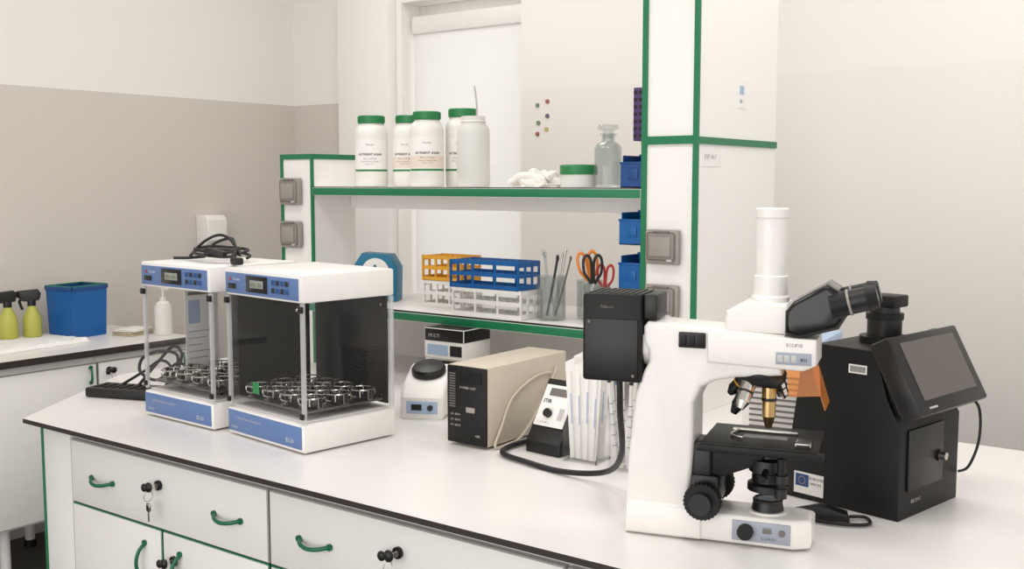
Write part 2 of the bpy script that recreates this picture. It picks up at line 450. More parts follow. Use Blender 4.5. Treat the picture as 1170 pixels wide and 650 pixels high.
gm=MB(); bmesh.ops.create_icosphere(gm.bm,subdivisions=4,radius=1); gm.mi(HDPE)
import mathutils.noise as N
for v in gm.bm.verts:
    n=v.co.normalized(); f=1+.4*N.noise(n*2.2)+.2*N.noise(n*5.5)
    v.co=Vector((n.x*.085*f,n.y*.055*f,max(0,(n.z+.35)*.036*f)))
for f in gm.bm.faces: f.smooth=True
gm.tube([(.03,-.02,.03),(.0,-.04,.036),(-.04,-.05,.036),(-.07,-.045,.022)],.011,HDPE,8).tube([(.02,.0,.04),(.04,-.03,.045),(.07,-.04,.03)],.010,HDPE,8).tube([(-.03,.0,.036),(-.06,-.03,.03),(-.09,-.04,.014)],.010,HDPE,8)
obj('disposable_glove',gm,None,(-2.00,2.82,cz+.001),0,'crumpled white disposable gloves lying on the shelf','glove')
o=thing('petri_dish_box',(-1.835,2.80,cz),0,'round clear plastic tub with green lid on the shelf','container')
obj('tub',MB().lathe([(0,0),(.054,0),(.056,.004),(.056,.045),(.052,.045),(.052,.008),(0,.008)],(0,0,.0005),MILK,32),o)
obj('lid',MB().lathe([(.058,0),(.059,.002),(.059,.026),(.056,.030),(.03,.031),(0,.031)],(0,0,.040),CAPG,32),o,label='green lid')
o=thing('glass_bottle',(-1.728,2.80,cz),0,'clear glass reagent bottle with flat ground glass stopper','bottle')
obj('bottle_body',MB().lathe([(0,0),(.037,0),(.042,.005),(.042,.118),(.036,.130),(.021,.140),(.020,.155),(.026,.158),(.026,.163),(.017,.163),(.017,.14),(.033,.128),(.039,.115),(.039,.008),(0,.008)],(0,0,.0005),GLASS,32),o)
obj('stopper',MB().lathe([(0,0),(.015,0),(.017,.022),(.031,.027),(.032,.036),(.029,.040),(0,.040)],(0,0,.150),GLASS,24),o,label='glass stopper')

# ---------------------------------------------------------------- racks on lower shelf
def tube_rack(name,loc,m,label,L=.27,D=.11,Hh=.088,nx=10,ny=4,rz=0):
    r=MB(); t=.0028
    for z in (.004,Hh*.5,Hh-.003):
        for i in range(nx+1):
            x=-L/2+L*i/nx; r.box((x,0,z),(t,D,.004),m)
        for j in range(ny+1):
            yy=-D/2+D*j/ny; r.box((0,yy,z),(L,t,.004),m)
    for yy in (-D/2,D/2):
        for z in (.006,Hh*.52,Hh-.005): r.box((0,yy,z),(L+.006,.0035,.013),m)
    for sx in (-1,1):
        r.box((sx*L/2,0,.008),(.004,D,.016),m).box((sx*L/2,0,Hh-.008),(.004,D,.016),m).box((sx*L/2,0,Hh*.5),(.004,D,.010),m)
        for yy in (-D/2,-D/6,D/6,D/2): r.box((sx*L/2,yy,Hh/2),(.005,.008,Hh),m)
    for k in (1,2):
        for yy in (-D/2,D/2): r.box((-L/2+L*k/3,yy,Hh/2),(.007,.004,Hh),m)
    return obj(name,r,None,loc,rz,label,'tube rack')
zs=1.146
tube_rack('tube_rack',(-2.065,2.68,zs),SHELL,'white plastic test tube rack under a blue rack')
tube_rack('tube_rack',(-2.075,2.68,zs+.0885),DBLUE,'blue plastic test tube rack stacked on a white rack')
tube_rack('tube_rack',(-2.35,2.80,zs),SHELL,'white plastic test tube rack under a yellow rack',.17,.10,.088,7,4)
tube_rack('tube_rack',(-2.355,2.80,zs+.0885),YEL,'yellow plastic test tube rack stacked on a white rack',.17,.10,.085,7,4)
o=thing('wipe_dispenser',(-2.68,2.78,zs),math.radians(30),'teal blue dispenser box with white round emblem','dispenser box')
pr=[(-.075,0),(.075,0),(.078,.12),(.05,.166),(-.05,.172),(-.078,.13)]
obj('box_body',MB().prism(pr,-.05,.05,TEAL,'XZ',.004),o)
obj('emblem',MB().cyl((0,-.0505,.105),(0,-.052,.105),.050,PAPER,seg=32).text('A',.07,Matrix.Translation((-.024,-.0525,.082))@Matrix.Rotation(pi/2,4,'X'),TEAL,bold=.02),o,label='white round emblem')
def beaker(mb,R,H,m=GLASS):
    mb.lathe([(0,0),(R*.95,0),(R,.005),(R,H-.004),(R*1.06,H),(R*.97,H),(R*.95,.006),(0,.006)],(0,0,.0003),m,32); return mb
bxx=-1.868
o=thing('glass_beaker',(bxx,2.70,zs),0,'tall clear glass beaker standing on the shelf','beaker')
obj('beaker_body',beaker(MB(),.045,.135),o)
for i,(dx,dy,tx,ty,hh,m,rr) in enumerate([(.01,0,.055,.0,.215,STEEL,.003),(.0,.01,.035,.01,.2,STEEL,.0025),(-.01,-.01,.03,-.01,.19,BLK,.004),(.01,.01,-.03,.0,.205,GLASS,.0035),(-.0,-.01,-.01,-.02,.2,GLASS,.004),(.015,0,.065,.01,.19,GREYD,.003)]):
    t=MB().tube([(dx,dy,.010),(dx*.5+tx*.5,dy*.5+ty*.5,hh*.5),(tx,ty,hh)],rr,m,8)
    t.sphere((tx,ty,hh),rr*1.4,m,(1,1,2),10)
    obj(('spatula','glass_rod')[m is GLASS],t,None,(bxx,2.70,zs+.002),0,('slim metal lab spatula standing in the beaker','clear glass rod standing in the beaker')[m is GLASS],'lab tool')
o=thing('glass_beaker',(-1.785,2.79,zs),0,'empty clear glass beaker standing on the shelf','beaker')
obj('beaker_body',beaker(MB(),.04,.12),o)
o=thing('tool_jar',(-1.695,2.69,zs),0,'clear jar holding several pairs of scissors','jar')
obj('jar_body',beaker(MB(),.04,.12),o)
def scissors(loc,rz,m,label,lean,k=1.0):
    s=MB()
    for sx in (-1,1):
        s.tube([(sx*.004,0,0),(sx*.003,0,.08),(-sx*.006,0,.12)],.003,STEEL,6)
        s.tube([(-sx*.006,0,.118),(-sx*.003,0,.14),(-sx*.006,0,.185),(-sx*.02,0,.20),(-sx*.032,0,.185),(-sx*.03,0,.15),(-sx*.016,0,.13)],.005,m,8,True)
    s.xf(Matrix.Diagonal((k*.85,k,k,1)))
    obj('scissors',s,None,loc,0,label,'scissors',rot=(lean[0],lean[1],rz))
scissors((-1.705,2.705,zs+.008),.7,ORG,'scissors with orange handles standing in the jar',(0,-.16),1.05)
scissors((-1.695,2.672,zs+.008),.5,BLK,'scissors with black handles standing in the jar',(.03,-.02))
scissors((-1.680,2.700,zs+.008),.6,RED,'scissors with red handles standing in the jar',(-.02,.05),.85)

# ---------------------------------------------------------------- under-shelf equipment
zb=.9005
o=thing('power_supply',(-1.68,2.235,zb),0,'beige benchtop power unit with black front panel','power supply')
obj('housing',MB().bx(-.064,.064,-.175,.175,.006,.208,BEIGE,.004),o)
fp=MB().bx(-.063,.063,-.182,-.1745,.008,.206,BLKM,.002)
for k in range(14): fp.bx(-.055,-.035,-.1835,-.1815,.10+k*.0065,.103+k*.0065,GREYD)
fp.bx(-.02,.05,-.1835,-.1815,.165,.195,BLKG)
fp.ftext('POWER UNIT',.0085,-.02,-.184,.15,GREYL).ftext('ON',.009,.03,-.184,.03,INKW)
for k in range(3): fp.ftext('0.5 - 250 V',.007,-.05,-.184,.08-.014*k,INKW)
fp.bx(.0,.03,-.185,-.1815,.09,.105,GREYP,.001)
obj('front_panel',fp,o,label='black front panel with vents and white print')
for sx in (-1,1):
    for sy in (-1,1): obj('foot',MB().cyl((sx*.045,sy*.14,0),(sx*.045,sy*.14,.007),.012,BLK),o)
obj('cable',MB().tube([(.067,.10,.16),(.070,.02,.16),(.070,-.08,.12),(.071,-.13,.05),(.075,-.16,.008),(.080,-.12,.006),(.082,-.05,.02),(.076,.05,.10),(.069,.12,.17)],.0035,BEIGE,8),o,label='thin beige cable draped at its side')
o=thing('stirrer_unit',(-1.480,2.17,zb),math.radians(-5),'compact black bench instrument with sloped white control face','instrument')
obj('casing',MB().prism([(-.06,0),(.06,0),(.06,.165),(.03,.172),(-.045,.05),(-.06,.03)],-.055,.055,BLK,'YZ',.004),o)
cf=MB()
cf.box((0,0,0),(.094,.11,.003),SHELL,.002).cyl((-.01,-.022,.001),(-.01,-.022,.012),.011,BLK).box((0,.036,.002),(.055,.020,.002),GREYD).box((.028,-.02,.002),(.014,.03,.002),GREYL)
cf.text('STIR',.014,Matrix.Translation((-.04,.006,.0025)),INK,bold=.02).text('1 2 3 4 5 6',.008,Matrix.Translation((-.035,-.048,.0025)),INK)
cf.xf(Matrix.Translation((0,-.0115,.113))@Matrix.Rotation(math.atan2(.122,.075),4,'X'))
obj('control_face',cf,o,label='white control face with dial')
o=thing('mini_centrifuge',(-2.025,2.30,zb),math.radians(28),'small white benchtop centrifuge with dark lid','centrifuge')
obj('casing',MB().prism([(-.08,0),(.08,0),(.08,.125),(.06,.135),(-.05,.095),(-.08,.06)],-.065,.065,SHELL,'YZ',.012),o)
obj('lid',MB().lathe([(.050,0),(.050,.012),(.044,.020),(.02,.024),(0,.025)],(0,.012,0),BLK,28).xf(Matrix.Translation((0,.0,.116))@Matrix.Rotation(.30,4,'X')),o,label='dark domed lid')
obj('control_panel',MB().bx(-.045,.045,-.083,-.0785,.015,.05,BLUE2,.001).bx(-.03,.0,-.085,-.082,.025,.042,BLKG).cyl((.025,-.083,.033),(.025,-.09,.033),.008,BLK),o)
o=thing('instrument_box',(-2.155,2.59,zb),math.radians(5),'white instrument case with printed panel beneath another box','instrument box')
obj('case',MB().bx(-.075,.075,-.07,.07,0,.118,SHELL,.003),o)
obj('panel',MB().bx(-.068,.068,-.073,-.0695,.05,.112,BLK).ftext('UV 254',.016,-.055,-.0735,.08,INKW),o)
o=thing('instrument_box',(-2.150,2.585,zb+.1185),math.radians(2),'black and white boxed instrument stacked on a white case','instrument box')
obj('case',MB().bx(-.078,.078,-.07,.07,0,.052,SHELL,.002).bx(-.078,.078,-.07,.07,.052,.094,BLK,.002),o)
obj('panel',MB().bx(-.065,.015,-.072,-.0695,.01,.043,BLUE2).bx(.025,.07,-.072,-.0695,.01,.043,BLK).ftext('MULTI',.016,-.06,-.0725,.066,GREYL),o)
hx0,hy0=-1.370,2.135
o=thing('pipette_holder',(hx0,hy0,zb),.1,'clear plastic holder for wrapped pipettes','holder')
obj('holder_body',MB().bx(-.045,.045,-.04,-.037,0,.11,CLEAR).bx(-.045,.045,.037,.04,0,.11,CLEAR).bx(-.045,-.042,-.04,.04,0,.11,CLEAR).bx(.042,.045,-.04,.04,0,.11,CLEAR).bx(-.045,.045,-.04,.04,0,.003,CLEAR),o)
for k in range(8):
    x=-.027+.018*(k%4); yy=-.017+.034*(k//4); hh=.235+.035*random.random(); lean=(-.045,-.015,.015,.045)[k%4]
    s=MB().prism([(-.0085,0),(.0085,0),(.0115,hh),(-.0105,hh-.010)],-.0015,.0015,SLEEVE,'XZ').cyl((0,0,.002),(0,0,hh-.03),.0045,SLEEVE,seg=10)
    s.box((0,-.0050,hh*.5),(.003,.0008,hh*.3),BLUE2)
    obj('wrapped_pipette',s,None,(hx0+x,hy0+yy,zb+.004),0,'white paper-wrapped pipette standing in the holder','pipette','wrapped pipettes in the holder',rot=((-.03,.03)[1-k//4],lean,.45))
o=thing('pipette_jar',(-1.252,2.12,zb),0,'clear tall jar holding graduated pipettes','jar')
obj('jar_body',beaker(MB(),.042,.13,CLEAR),o)
for k in range(8):
    a=k*2*pi/8; s=MB().cyl((0,0,0),(0,0,.20),.0048,MILK,seg=10).cyl((0,0,.2),(0,0,.215),.005,[DBLUE,BLK][k%2],seg=10)
    for j in range(5): s.torus((0,0,.05+.025*j),.005,.0008,[DBLUE,INK][k%2],'Z',10,4)
    obj('graduated_pipette',s,None,(-1.252+.022*math.cos(a),2.12+.022*math.sin(a),zb+.008),0,'graduated plastic pipette with coloured bands in the jar','pipette','pipettes in the jar',rot=(-.10*math.sin(a),.10*math.cos(a),0))

# ---------------------------------------------------------------- shakers
def shaker(loc,rz,label,leftdark=True,w=.33):
    d=.29; x0,x1,y0,y1=-w/2,w/2,-d/2,d/2
    o=thing('incubator_shaker',loc,rz,label,'lab shaker','incubator shakers on the worktop')
    obj('base_housing',MB().bx(x0,x1,y0,y1,.004,.074,SHELL,.004).bx(x0+.012,x1-.012,y0+.012,y1-.012,.073,.080,GREYL,.001),o)
    f=MB().bx(x0+.004,x1-.010,y0-.0025,y0+.001,.012,.068,BLUE,.001)
    f.ftext('Orbital Shaker-Incubator',.0115,x0+.04,y0-.003,.047,GREYL).ftext('ES-20',.015,x1-.075,y0-.003,.024,INKW)
    f.ftext('biosan',.011,x0+.02,y0-.003,.022,INKW)
    obj('base_fascia',f,o,label='blue fascia strip with white lettering')
    obj('header_housing',MB().bx(x0,x1,y0,y1,.375,.445,SHELL,.005),o)
    f=MB().bx(x0+.006,x1-.012,y0-.0025,y0+.001,.381,.435,BLUE,.001)
    f.bx(x0+.105,x0+.205,y0-.004,y0-.001,.388,.432,BLKG,.001).bx(x0+.125,x0+.185,y0-.005,y0-.003,.40,.42,LCD,.0005)
    f.ftext('37.0  150',.0135,x0+.128,y0-.0055,.4045,INK)
    for i in range(4):
        for j in range(2): f.bx(x0+.222+i*.020,x0+.236+i*.020,y0-.005,y0-.002,.393+j*.02,.407+j*.02,[BLK,NBLUE][(i+j)%2],.0008)
    f.cyl((x0+.03,y0-.002,.418),(x0+.03,y0-.004,.418),.004,RED,seg=12).bx(x0+.02,x0+.06,y0-.004,y0-.002,.392,.408,BLK,.001)
    f.ftext('biosan',.012,x0+.045,y0-.003,.415,INKW)
    obj('header_fascia',f,o,label='blue control fascia with display and buttons')
    obj('front_window',MB().bx(x0+.012,x1-.012,y0+.003,y0+.006,.081,.3745,CLEAR),o,label='clear acrylic front door')
    obj('side_window',MB().bx(x1-.006,x1-.003,y0+.012,y1-.012,.081,.3745,CLEAR),o,label='clear acrylic side panel')
    if leftdark: obj('side_panel',MB().bx(x0+.006,x0+.010,y0+.03,y1-.03,.10,.370,BLKS),o,label='dark smoked side panel')
    obj('side_window',MB().bx(x0+.001,x0+.004,y0+.012,y1-.004,.081,.3745,CLEAR),o,label='clear acrylic side panel')
    bp=MB().bx(x0+.02,x1-.012,y1-.018,y1-.012,.088,.372,BLKS,.001)
    for zz in (.11,.35):
        for xx in (x0+.035,x1-.03): bp.cyl((xx,y1-.018,zz),(xx,y1-.021,zz),.004,STEEL,seg=10)
    obj('back_panel',bp,o,label='black metal inner back panel')
    for xx in (x0+.006,x1-.006):
        obj('corner_post',MB().bx(xx-.005,xx+.005,y0+.001,y0+.011,.08,.3745,POST,.001),o,label='clear plastic corner post')
        obj('hinge',MB().box((xx,y0-.001,.36),(.018,.008,.016),BLK,.002).cyl((xx-.004,y0-.004,.36),(xx-.004,y0-.009,.36),.004,CHROME,seg=10),o,label='small black clamp with chrome screw')
        obj('door_catch',MB().box((xx,y0-.001,.095),(.014,.007,.014),BLK,.002),o,label='small black door catch')
    obj('corner_post',MB().bx(x1-.012,x1-.001,y1-.011,y1-.001,.08,.3745,POST,.001),o,label='clear plastic corner post')
    p=MB().bx(x0+.018,x1-.018,y0+.022,y1-.028,.098,.104,DSTEEL,.001)
    for sx in (-1,1):
        for sy in (-1,1): p.cyl((sx*.09,sy*.07,.079),(sx*.09,sy*.07,.1),.008,BLK,seg=12)
    po=obj('platform',p,o,label='metal shaking platform')
    for i in range(4):
        for j in range(3):
            cx=(-.114+.076*i)*w/.33; cy=-.083+.079*j; c=MB()
            c.torus((cx,cy,.130),.033,.0022,STEEL,'Z',22,6)
            c.cyl((cx,cy,.104),(cx,cy,.106),.020,BLKM,seg=20)
            for k in range(4):
                a=k*pi/2+.78; c.tube([(cx+.015*math.cos(a),cy+.015*math.sin(a),.106),(cx+.033*math.cos(a),cy+.033*math.sin(a),.113),(cx+.033*math.cos(a),cy+.033*math.sin(a),.132)],.0020,CHROME,6,False,3)
            c.box((cx+.033,cy,.119),(.008,.014,.028),BLK,.001).box((cx-.033,cy,.119),(.006,.012,.028),BLK,.001)
            obj('flask_clamp',c,po,label='metal ring clamp for a flask')
    for sx in (-1,1):
        for sy in (-1,1): obj('foot',MB().cyl((sx*.14,sy*.12,0),(sx*.14,sy*.12,.005),.012,BLK,seg=14),o)
    return o
sA=shaker((-2.0985,1.914,zb),math.radians(-7),'white incubator shaker with blue fascias and clear acrylic doors',True,.345)
sB=shaker((-2.492,1.93,zb),math.radians(-2.5),'white incubator shaker with clear doors and a cable coiled on top',False)
obj('green_tape',MB().bx(-.055,-.025,-.1433,-.1426,.125,.155,CAPG),sA,label='small green tape marker')
sh=MB().bx(-.158,-.157,-.01,.105,.11,.355,PAPER).bx(-.1569,-.1562,.0,.095,.335,.345,GREYD).bx(-.1569,-.1562,.0,.04,.25,.32,BLUE2)
for k in range(5): sh.bx(-.1569,-.1562,.0,.085-.02*(k%3),.225-.02*k,.227-.02*k,GREYP)
obj('instruction_sheet',sh,sB,label='printed sheet on the clear side panel')
cc=MB(); pts=[]
for k in range(22):
    a=k*.62; rx=.12-.002*k; pts.append((rx*math.cos(a)+.01*math.sin(k*1.7),.055*math.sin(a)+.008*math.cos(k*2.1),.008+.001*k+.016*abs(math.sin(a*.5+.4))))
cc.tube(pts,.0042,RUB,8,False,4)
cc.tube([(.08,.01,.03),(.1,-.02,.03),(.125,-.04,.012),(.14,-.045,.008)],.0042,RUB,8)
cc.box((.155,-.047,.011),(.04,.02,.02),RUB,.005).box((.05,-.045,.03),(.06,.025,.018),RUB,.005,rot=(0,.2,.5))
cc.tube([(-.08,0,.01),(-.12,-.03,.006),(-.15,-.06,.006)],.0042,RUB,8)
cc.tube([(-.11,-.03,.012),(-.05,-.02,.055),(.0,.0,.075),(.06,.0,.06),(.10,.0,.02)],.0042,RUB,8)
cc.tube([(-.09,.0,.012),(-.04,.01,.05),(.03,.02,.065),(.09,-.01,.035),(.12,-.03,.01)],.0042,RUB,8)
obj('power_cable',cc,None,(-2.47,1.92,zb+.4455),-.1,'black power cable coiled on top of the shaker','cable')
o=thing('power_adapter',(-2.925,1.925,zb),math.radians(20),'flat black power strip with tangled black cables','power adapter')
st=MB().bx(-.14,.14,-.05,.055,0,.03,BLK,.006)
for k in range(8): st.bx(-.12+k*.03,-.105+k*.03,-.03,.03,.030,.033,BLKM,.001)
obj('adapter_body',st,o)
obj('cable',MB().tube([(.1,.0,.02),(.14,.02,.08),(.13,.05,.13),(.07,.05,.14),(.02,.03,.12),(.03,.0,.08),(.10,-.01,.06),(.15,.02,.11),(.18,.04,.08),(.18,.05,.01)],.005,RUB,8).tube([(-.0,.03,.03),(.05,.06,.10),(.11,.06,.155),(.16,.03,.13),(.14,.0,.04)],.005,RUB,8).tube([(-.06,.03,.03),(.0,.06,.07),(.07,.05,.11),(.13,.02,.09),(.14,-.02,.03)],.0045,RUB,8),o)

# ---------------------------------------------------------------- microscope
MSL=(-.966,1.735,zb); MSR=math.radians(15.5)
ms=thing('microscope',MSL,MSR,'white upright lab microscope with black eyepieces and phototube','microscope')
b=MB()
b.prism([(-.05,.004),(.262,.004),(.290,.022),(.290,.088),(.262,.10),(-.05,.10)],.003,.058,SCOPE,'XY',.008)
b.prism([(-.05,-.0),(.09,-.0),(.11,.02),(.11,.14),(-.05,.14)],.003,.066,SCOPE,'XY',.008)
b.cyl((.207,.052,.05),(.207,.052,.062),.036,SCOPE)
base=obj('base',b,ms)
cp=MB().bx(.150,.255,.0012,.0045,.012,.05,PANELG,.001).cyl((.175,.002,.031),(.175,-.010,.031),.0145,BLKM).bx(.205,.222,-.001,.002,.03,.042,GREYD,.001).cyl((.24,.002,.034),(.24,-.002,.034),.006,GREYD,seg=12)
cp.ftext('C-LHG1',.008,.202,.0008,.018,INK)
obj('control_panel',cp,base,label='grey-blue panel with black dial')
obj('field_lens',MB().cyl((.207,.052,.060),(.207,.052,.082),.030,BLK,.026).torus((.207,.052,.080),.024,.004,BLK).cyl((.207,.052,.080),(.207,.052,.0825),.018,GLASS),base,label='black field lens mount')
arm=MB()
prof=[(-.056,.0),(.056,.0),(.066,.06),(.074,.19),(.074,.262),(.088,.292),(.112,.305),(.15,.314),(.232,.322),(.236,.396),(.10,.404),(-.015,.410),(-.023,.40),(-.023,.372),(-.014,.355),(-.012,.335),(-.022,.315),(-.038,.27),(-.050,.15)]
arm.prism(prof,.005,.105,SCOPE,'XZ',.009,4)
ao=obj('arm',arm,ms)
obj('focus_block',MB().bx(.055,.122,.014,.096,.067,.125,BLK,.008),ao,label='black focus drive block')
bt=MB().bx(.045,.095,.000,.006,.365,.394,BLK,.002)
for k in range(3): bt.bx(.048+k*.016,.060+k*.016,-.004,.001,.369,.390,BLKM,.002)
obj('filter_sliders',bt,ao,label='row of black filter sliders')
hd=MB().prism([(.098,.340),(.27,.334),(.292,.345),(.292,.392),(.098,.398)],-.004,.108,SCOPE,'XZ',.006)
hd.ftext('ECLIPSE',.0085,.240,-.0048,.378,GREYD).bx(.222,.285,-.0055,-.0035,.345,.368,PANELG,.0005).ftext('80i',.010,.265,-.0060,.352,INK)
for k in range(3): hd.bx(.226+k*.012,.234+k*.012,-.0065,-.005,.350,.362,GREYL,.0005)
obj('nosepiece_housing',hd,ao,label='white upper housing with dark lettering')
t=MB().prism([(.125,.397),(.245,.397),(.25,.43),(.238,.452),(.165,.455),(.13,.435)],.008,.095,SCOPE,'XZ',.008)
th=obj('trinocular_head',t,ms)
obj('phototube',MB().lathe([(.034,0),(.034,.012),(.031,.016),(.031,.05),(.0285,.052),(.0285,.155),(.030,.157),(.030,.172),(.026,.174),(0,.174)],(.203,.052,.449),SCOPE,36),th,label='tall white phototube')
bn=MB()
bn.prism([(.236,.400),(.262,.392),(.328,.412),(.342,.436),(.326,.480),(.306,.492),(.25,.458),(.236,.44)],-.004,.108,BLKG,'XZ',.010)
bo=obj('binocular_body',bn,th,label='glossy black binocular body')
for yy in (.006,.094):
    D=Vector((.965,0,.262)); P=Vector((.314,yy,.452))
    e=MB().cyl(P,P+D*.03,.022,BLKM).cyl(P+D*.03,P+D*.034,.0235,GREYP).cyl(P+D*.034,P+D*.062,.0215,BLK).cyl(P+D*.062,P+D*.080,.0240,BLKM,.020).cyl(P+D*.0801,P+D*.0806,.013,GLASS)
    obj('eyepiece',e,bo)
npm=MB()
Mx=Matrix.Translation((.190,.052,.322))@Matrix.Rotation(math.radians(12),4,'Y')
npm.lathe([(.042,.012),(.046,.006),(.046,-.008),(.038,-.022),(0,-.026)],(0,0,0),BLK,32,Mx)
nq=obj('nosepiece',npm,ms,label='black revolving nosepiece')
def objective(p,d,L,mm,band):
    d=Vector(d).normalized(); p=Vector(p)
    e=MB().cyl(p,p+d*L*.35,.0135,mm).cyl(p+d*L*.35,p+d*L*.42,.0138,band).cyl(p+d*L*.42,p+d*L*.75,.0125,mm).cyl(p+d*L*.75,p+d*L,.012,mm,.006)
    obj('objective',e,nq,label='short metal objective lens')
objective((.205,.052,.304),(0,0,-1),.088,BRASS,BLK)
objective((.172,.052,.302),(-.5,-.1,-1),.070,BLK,CHROME)
objective((.172,.030,.304),(-.25,-.6,-1),.055,CHROME,BLK)
objective((.160,.072,.306),(-.9,.3,-1),.05,BLK,YEL)
objective((.215,.085,.304),(.2,.7,-1),.05,CHROME,BLK)
sh=MB().box((0,0,0),(.002,.085,.080),ORANGET,0,rot=(0,-.30,0))
sh.box((-.026,-.043,.012),(.056,.002,.055),ORANGET,0,rot=(0,-.1,0))
o2=obj('orange_shield',sh,ms,(.297,.047,.304),0,label='transparent orange light shield')
s=MB().bx(.088,.294,-.030,.135,.203,.213,BLKM,.002).bx(.11,.268,-.015,.12,.190,.203,BLK,.002)
s.bx(.082,.306,-.034,-.018,.196,.209,BLKM,.002)
so=obj('stage',s,ms,(.006,0,-.014),0,label='black mechanical stage')
obj('slide_holder',MB().bx(.13,.25,.075,.085,.213,.219,STEEL,.001).tube([(.14,.075,.217),(.135,.03,.217),(.16,.01,.217)],.0025,STEEL,6).bx(.155,.235,.03,.055,.2132,.2145,GLASS).bx(.255,.283,-.02,.02,.213,.222,BLK,.002),so,label='steel slide clip')
obj('stage_bracket',MB().prism([(.055,.105),(.12,.135),(.19,.165),(.20,.19),(.055,.19)],.028,.075,BLKM,'XZ',.003).bx(.05,.10,.02,.085,.10,.20,BLK,.004),so)
obj('stage_control',MB().cyl((.232,-.012,.19),(.232,-.012,.12),.008,BLKM).cyl((.232,-.012,.16),(.232,-.012,.145),.013,BLK).cyl((.232,-.012,.135),(.232,-.012,.118),.011,BLK),so,label='coaxial stage drive knobs')
obj('condenser',MB().lathe([(.018,.19),(.020,.175),(.034,.172),(.036,.150),(.030,.146),(.030,.130),(.038,.126),(.038,.114),(.022,.108),(0,.108)],(.201,.052,0),BLK,32).cyl((.201,.02,.155),(.201,-.022,.150),.0065,BLKM),so,label='black condenser')
kx=.098
for sgn,y0 in ((-1,.013),(1,.097)):
    k=MB().cyl((kx,y0,.084),(kx,y0+sgn*.018,.084),.022,BLK).cyl((kx,y0+sgn*.018,.084),(kx,y0+sgn*.040,.084),.033,BLKM).cyl((kx,y0+sgn*.040,.084),(kx,y0+sgn*.056,.084),.020,BLK)
    for j in range(28):
        a=2*pi*j/28; k.box((kx+.033*math.cos(a),y0+sgn*.029,.084+.033*math.sin(a)),(.003,.02,.003),BLKM,rot=(0,-a,0))
    obj('focus_knob',k,ms,label='black coarse and fine focus knob')
lp=MB().bx(-.141,-.025,.0,.105,.292,.460,BLKM,.006)
for k in range(9): lp.bx(-.130+k*.0125,-.125+k*.0125,.006,.098,.459,.4615,BLK)
lo=obj('lamp_house',lp,ms,label='black box-shaped lamp house')
obj('lamp_plate',MB().bx(-.135,-.032,-.003,.001,.298,.412,BLK,.001).bx(-.025,.002,.01,.095,.412,.460,BLK,.004).ftext('Nikon',.010,-.105,-.0008,.432,GREYD).cyl((-.126,-.003,.406),(-.126,-.005,.406),.003,GREYD,seg=10).cyl((-.040,-.003,.306),(-.040,-.005,.306),.003,GREYD,seg=10),lo,label='black cover plate')
obj('lamp_collar',MB().cyl((-.026,.052,.36),(-.014,.052,.36),.04,SCOPE).bx(-.030,-.015,.012,.09,.345,.384,SCOPE,.004),lo)
MI=(Matrix.Translation(MSL)@Matrix.Rotation(MSR,4,'Z')).inverted()
obj('lamp_cable',MB().tube([(-1.062,1.77,1.200),(-1.066,1.78,1.12),(-1.11,1.86,1.01),(-1.21,1.96,.935),(-1.34,1.985,.909),(-1.46,2.005,.909),(-1.55,2.035,.909),(-1.578,2.10,.909),(-1.572,2.20,.909),(-1.570,2.29,.909)],.0065,RUB,10,False,8).xf(MI),ms,label='thick black lamp cable looping down to the worktop')

# ---------------------------------------------------------------- gel imaging unit : local +x = front
rzg=math.atan2(-.186,.982)
gd=thing('gel_imager',(-.619,2.099,zb),rzg,'black metal gel imaging cabinet with tilted touch screen','gel imager')
c=MB().prism([(0,.0),(0,.185),(-.03,.24),(-.058,.335),(-.185,.337),(-.225,.30),(-.262,.02),(-.262,0)],0,.255,BLKM,'XZ',.003)
cab=obj('cabinet_body',c,gd)
d=MB().bx(.0,.006,.03,.175,.055,.18,BLK,.002)
dd=obj('door',d,cab)
obj('knob',MB().cyl((.006,.155,.11),(.022,.155,.11),.008,STEEL).cyl((.006,.155,.11),(.010,.155,.11),.012,BLK),dd,label='small metal knob')
obj('nameplate',MB().text('GEL DOC',.010,Matrix.Translation((.0008,.05,.028))@RX,INKW),cab,label='white lettering')
sl=MB().bx(-.115,-.075,-.0012,0,.285,.303,PAPER)
for k in range(9): sl.bx(-.111+k*.0038,-.109+k*.0038,-.0018,-.001,.288,.300,INK)
obj('barcode_label',sl,cab,label='small white barcode sticker')
sl=MB().bx(-.235,-.165,-.0012,0,.012,.058,PAPER).bx(-.231,-.200,-.0018,-.001,.028,.054,NBLUE).ftext('EUROPEAN',.0085,-.198,-.002,.045,INK).ftext('UNION',.0085,-.198,-.002,.034,INK)
for k in range(12): sl.cyl((-.2155+.008*math.cos(k*pi/6),-.002,.041+.008*math.sin(k*pi/6)),(-.2155+.008*math.cos(k*pi/6),-.0022,.041+.008*math.sin(k*pi/6)),.0012,YEL,seg=5)
obj('flag_label',sl,cab,label='white sticker with blue flag of stars')
Mm=Matrix.Translation((-.005,.125,.285))@Matrix.Rotation(math.radians(-28),4,'Y')
mo=MB().box((0,0,0),(.045,.29,.165),BLK,.006).box((-.035,0,-.01),(.05,.23,.11),BLKM,.006)
mo.xf(Mm); mon=obj('monitor',mo,gd,label='tilted black monitor')
sc=MB().box((.0232,0,.006),(.002,.225,.120),SCREEN).box((.0235,-.09,-.070),(.002,.03,.004),GREYL); sc.xf(Mm)
obj('screen',sc,mon,label='dull grey screen')
st=MB().box((0,.07,.0838),(.02,.02,.003),CAPG); st.xf(Mm); obj('green_sticker',st,mon,label='small green sticker')
cm=MB().cyl((-.105,.12,.336),(-.105,.12,.35),.05,BLKM).cyl((-.105,.12,.35),(-.105,.12,.385),.035,BLK).cyl((-.105,.12,.385),(-.105,.12,.398),.038,BLKM).cyl((-.105,.12,.398),(-.105,.12,.42),.030,BLK)
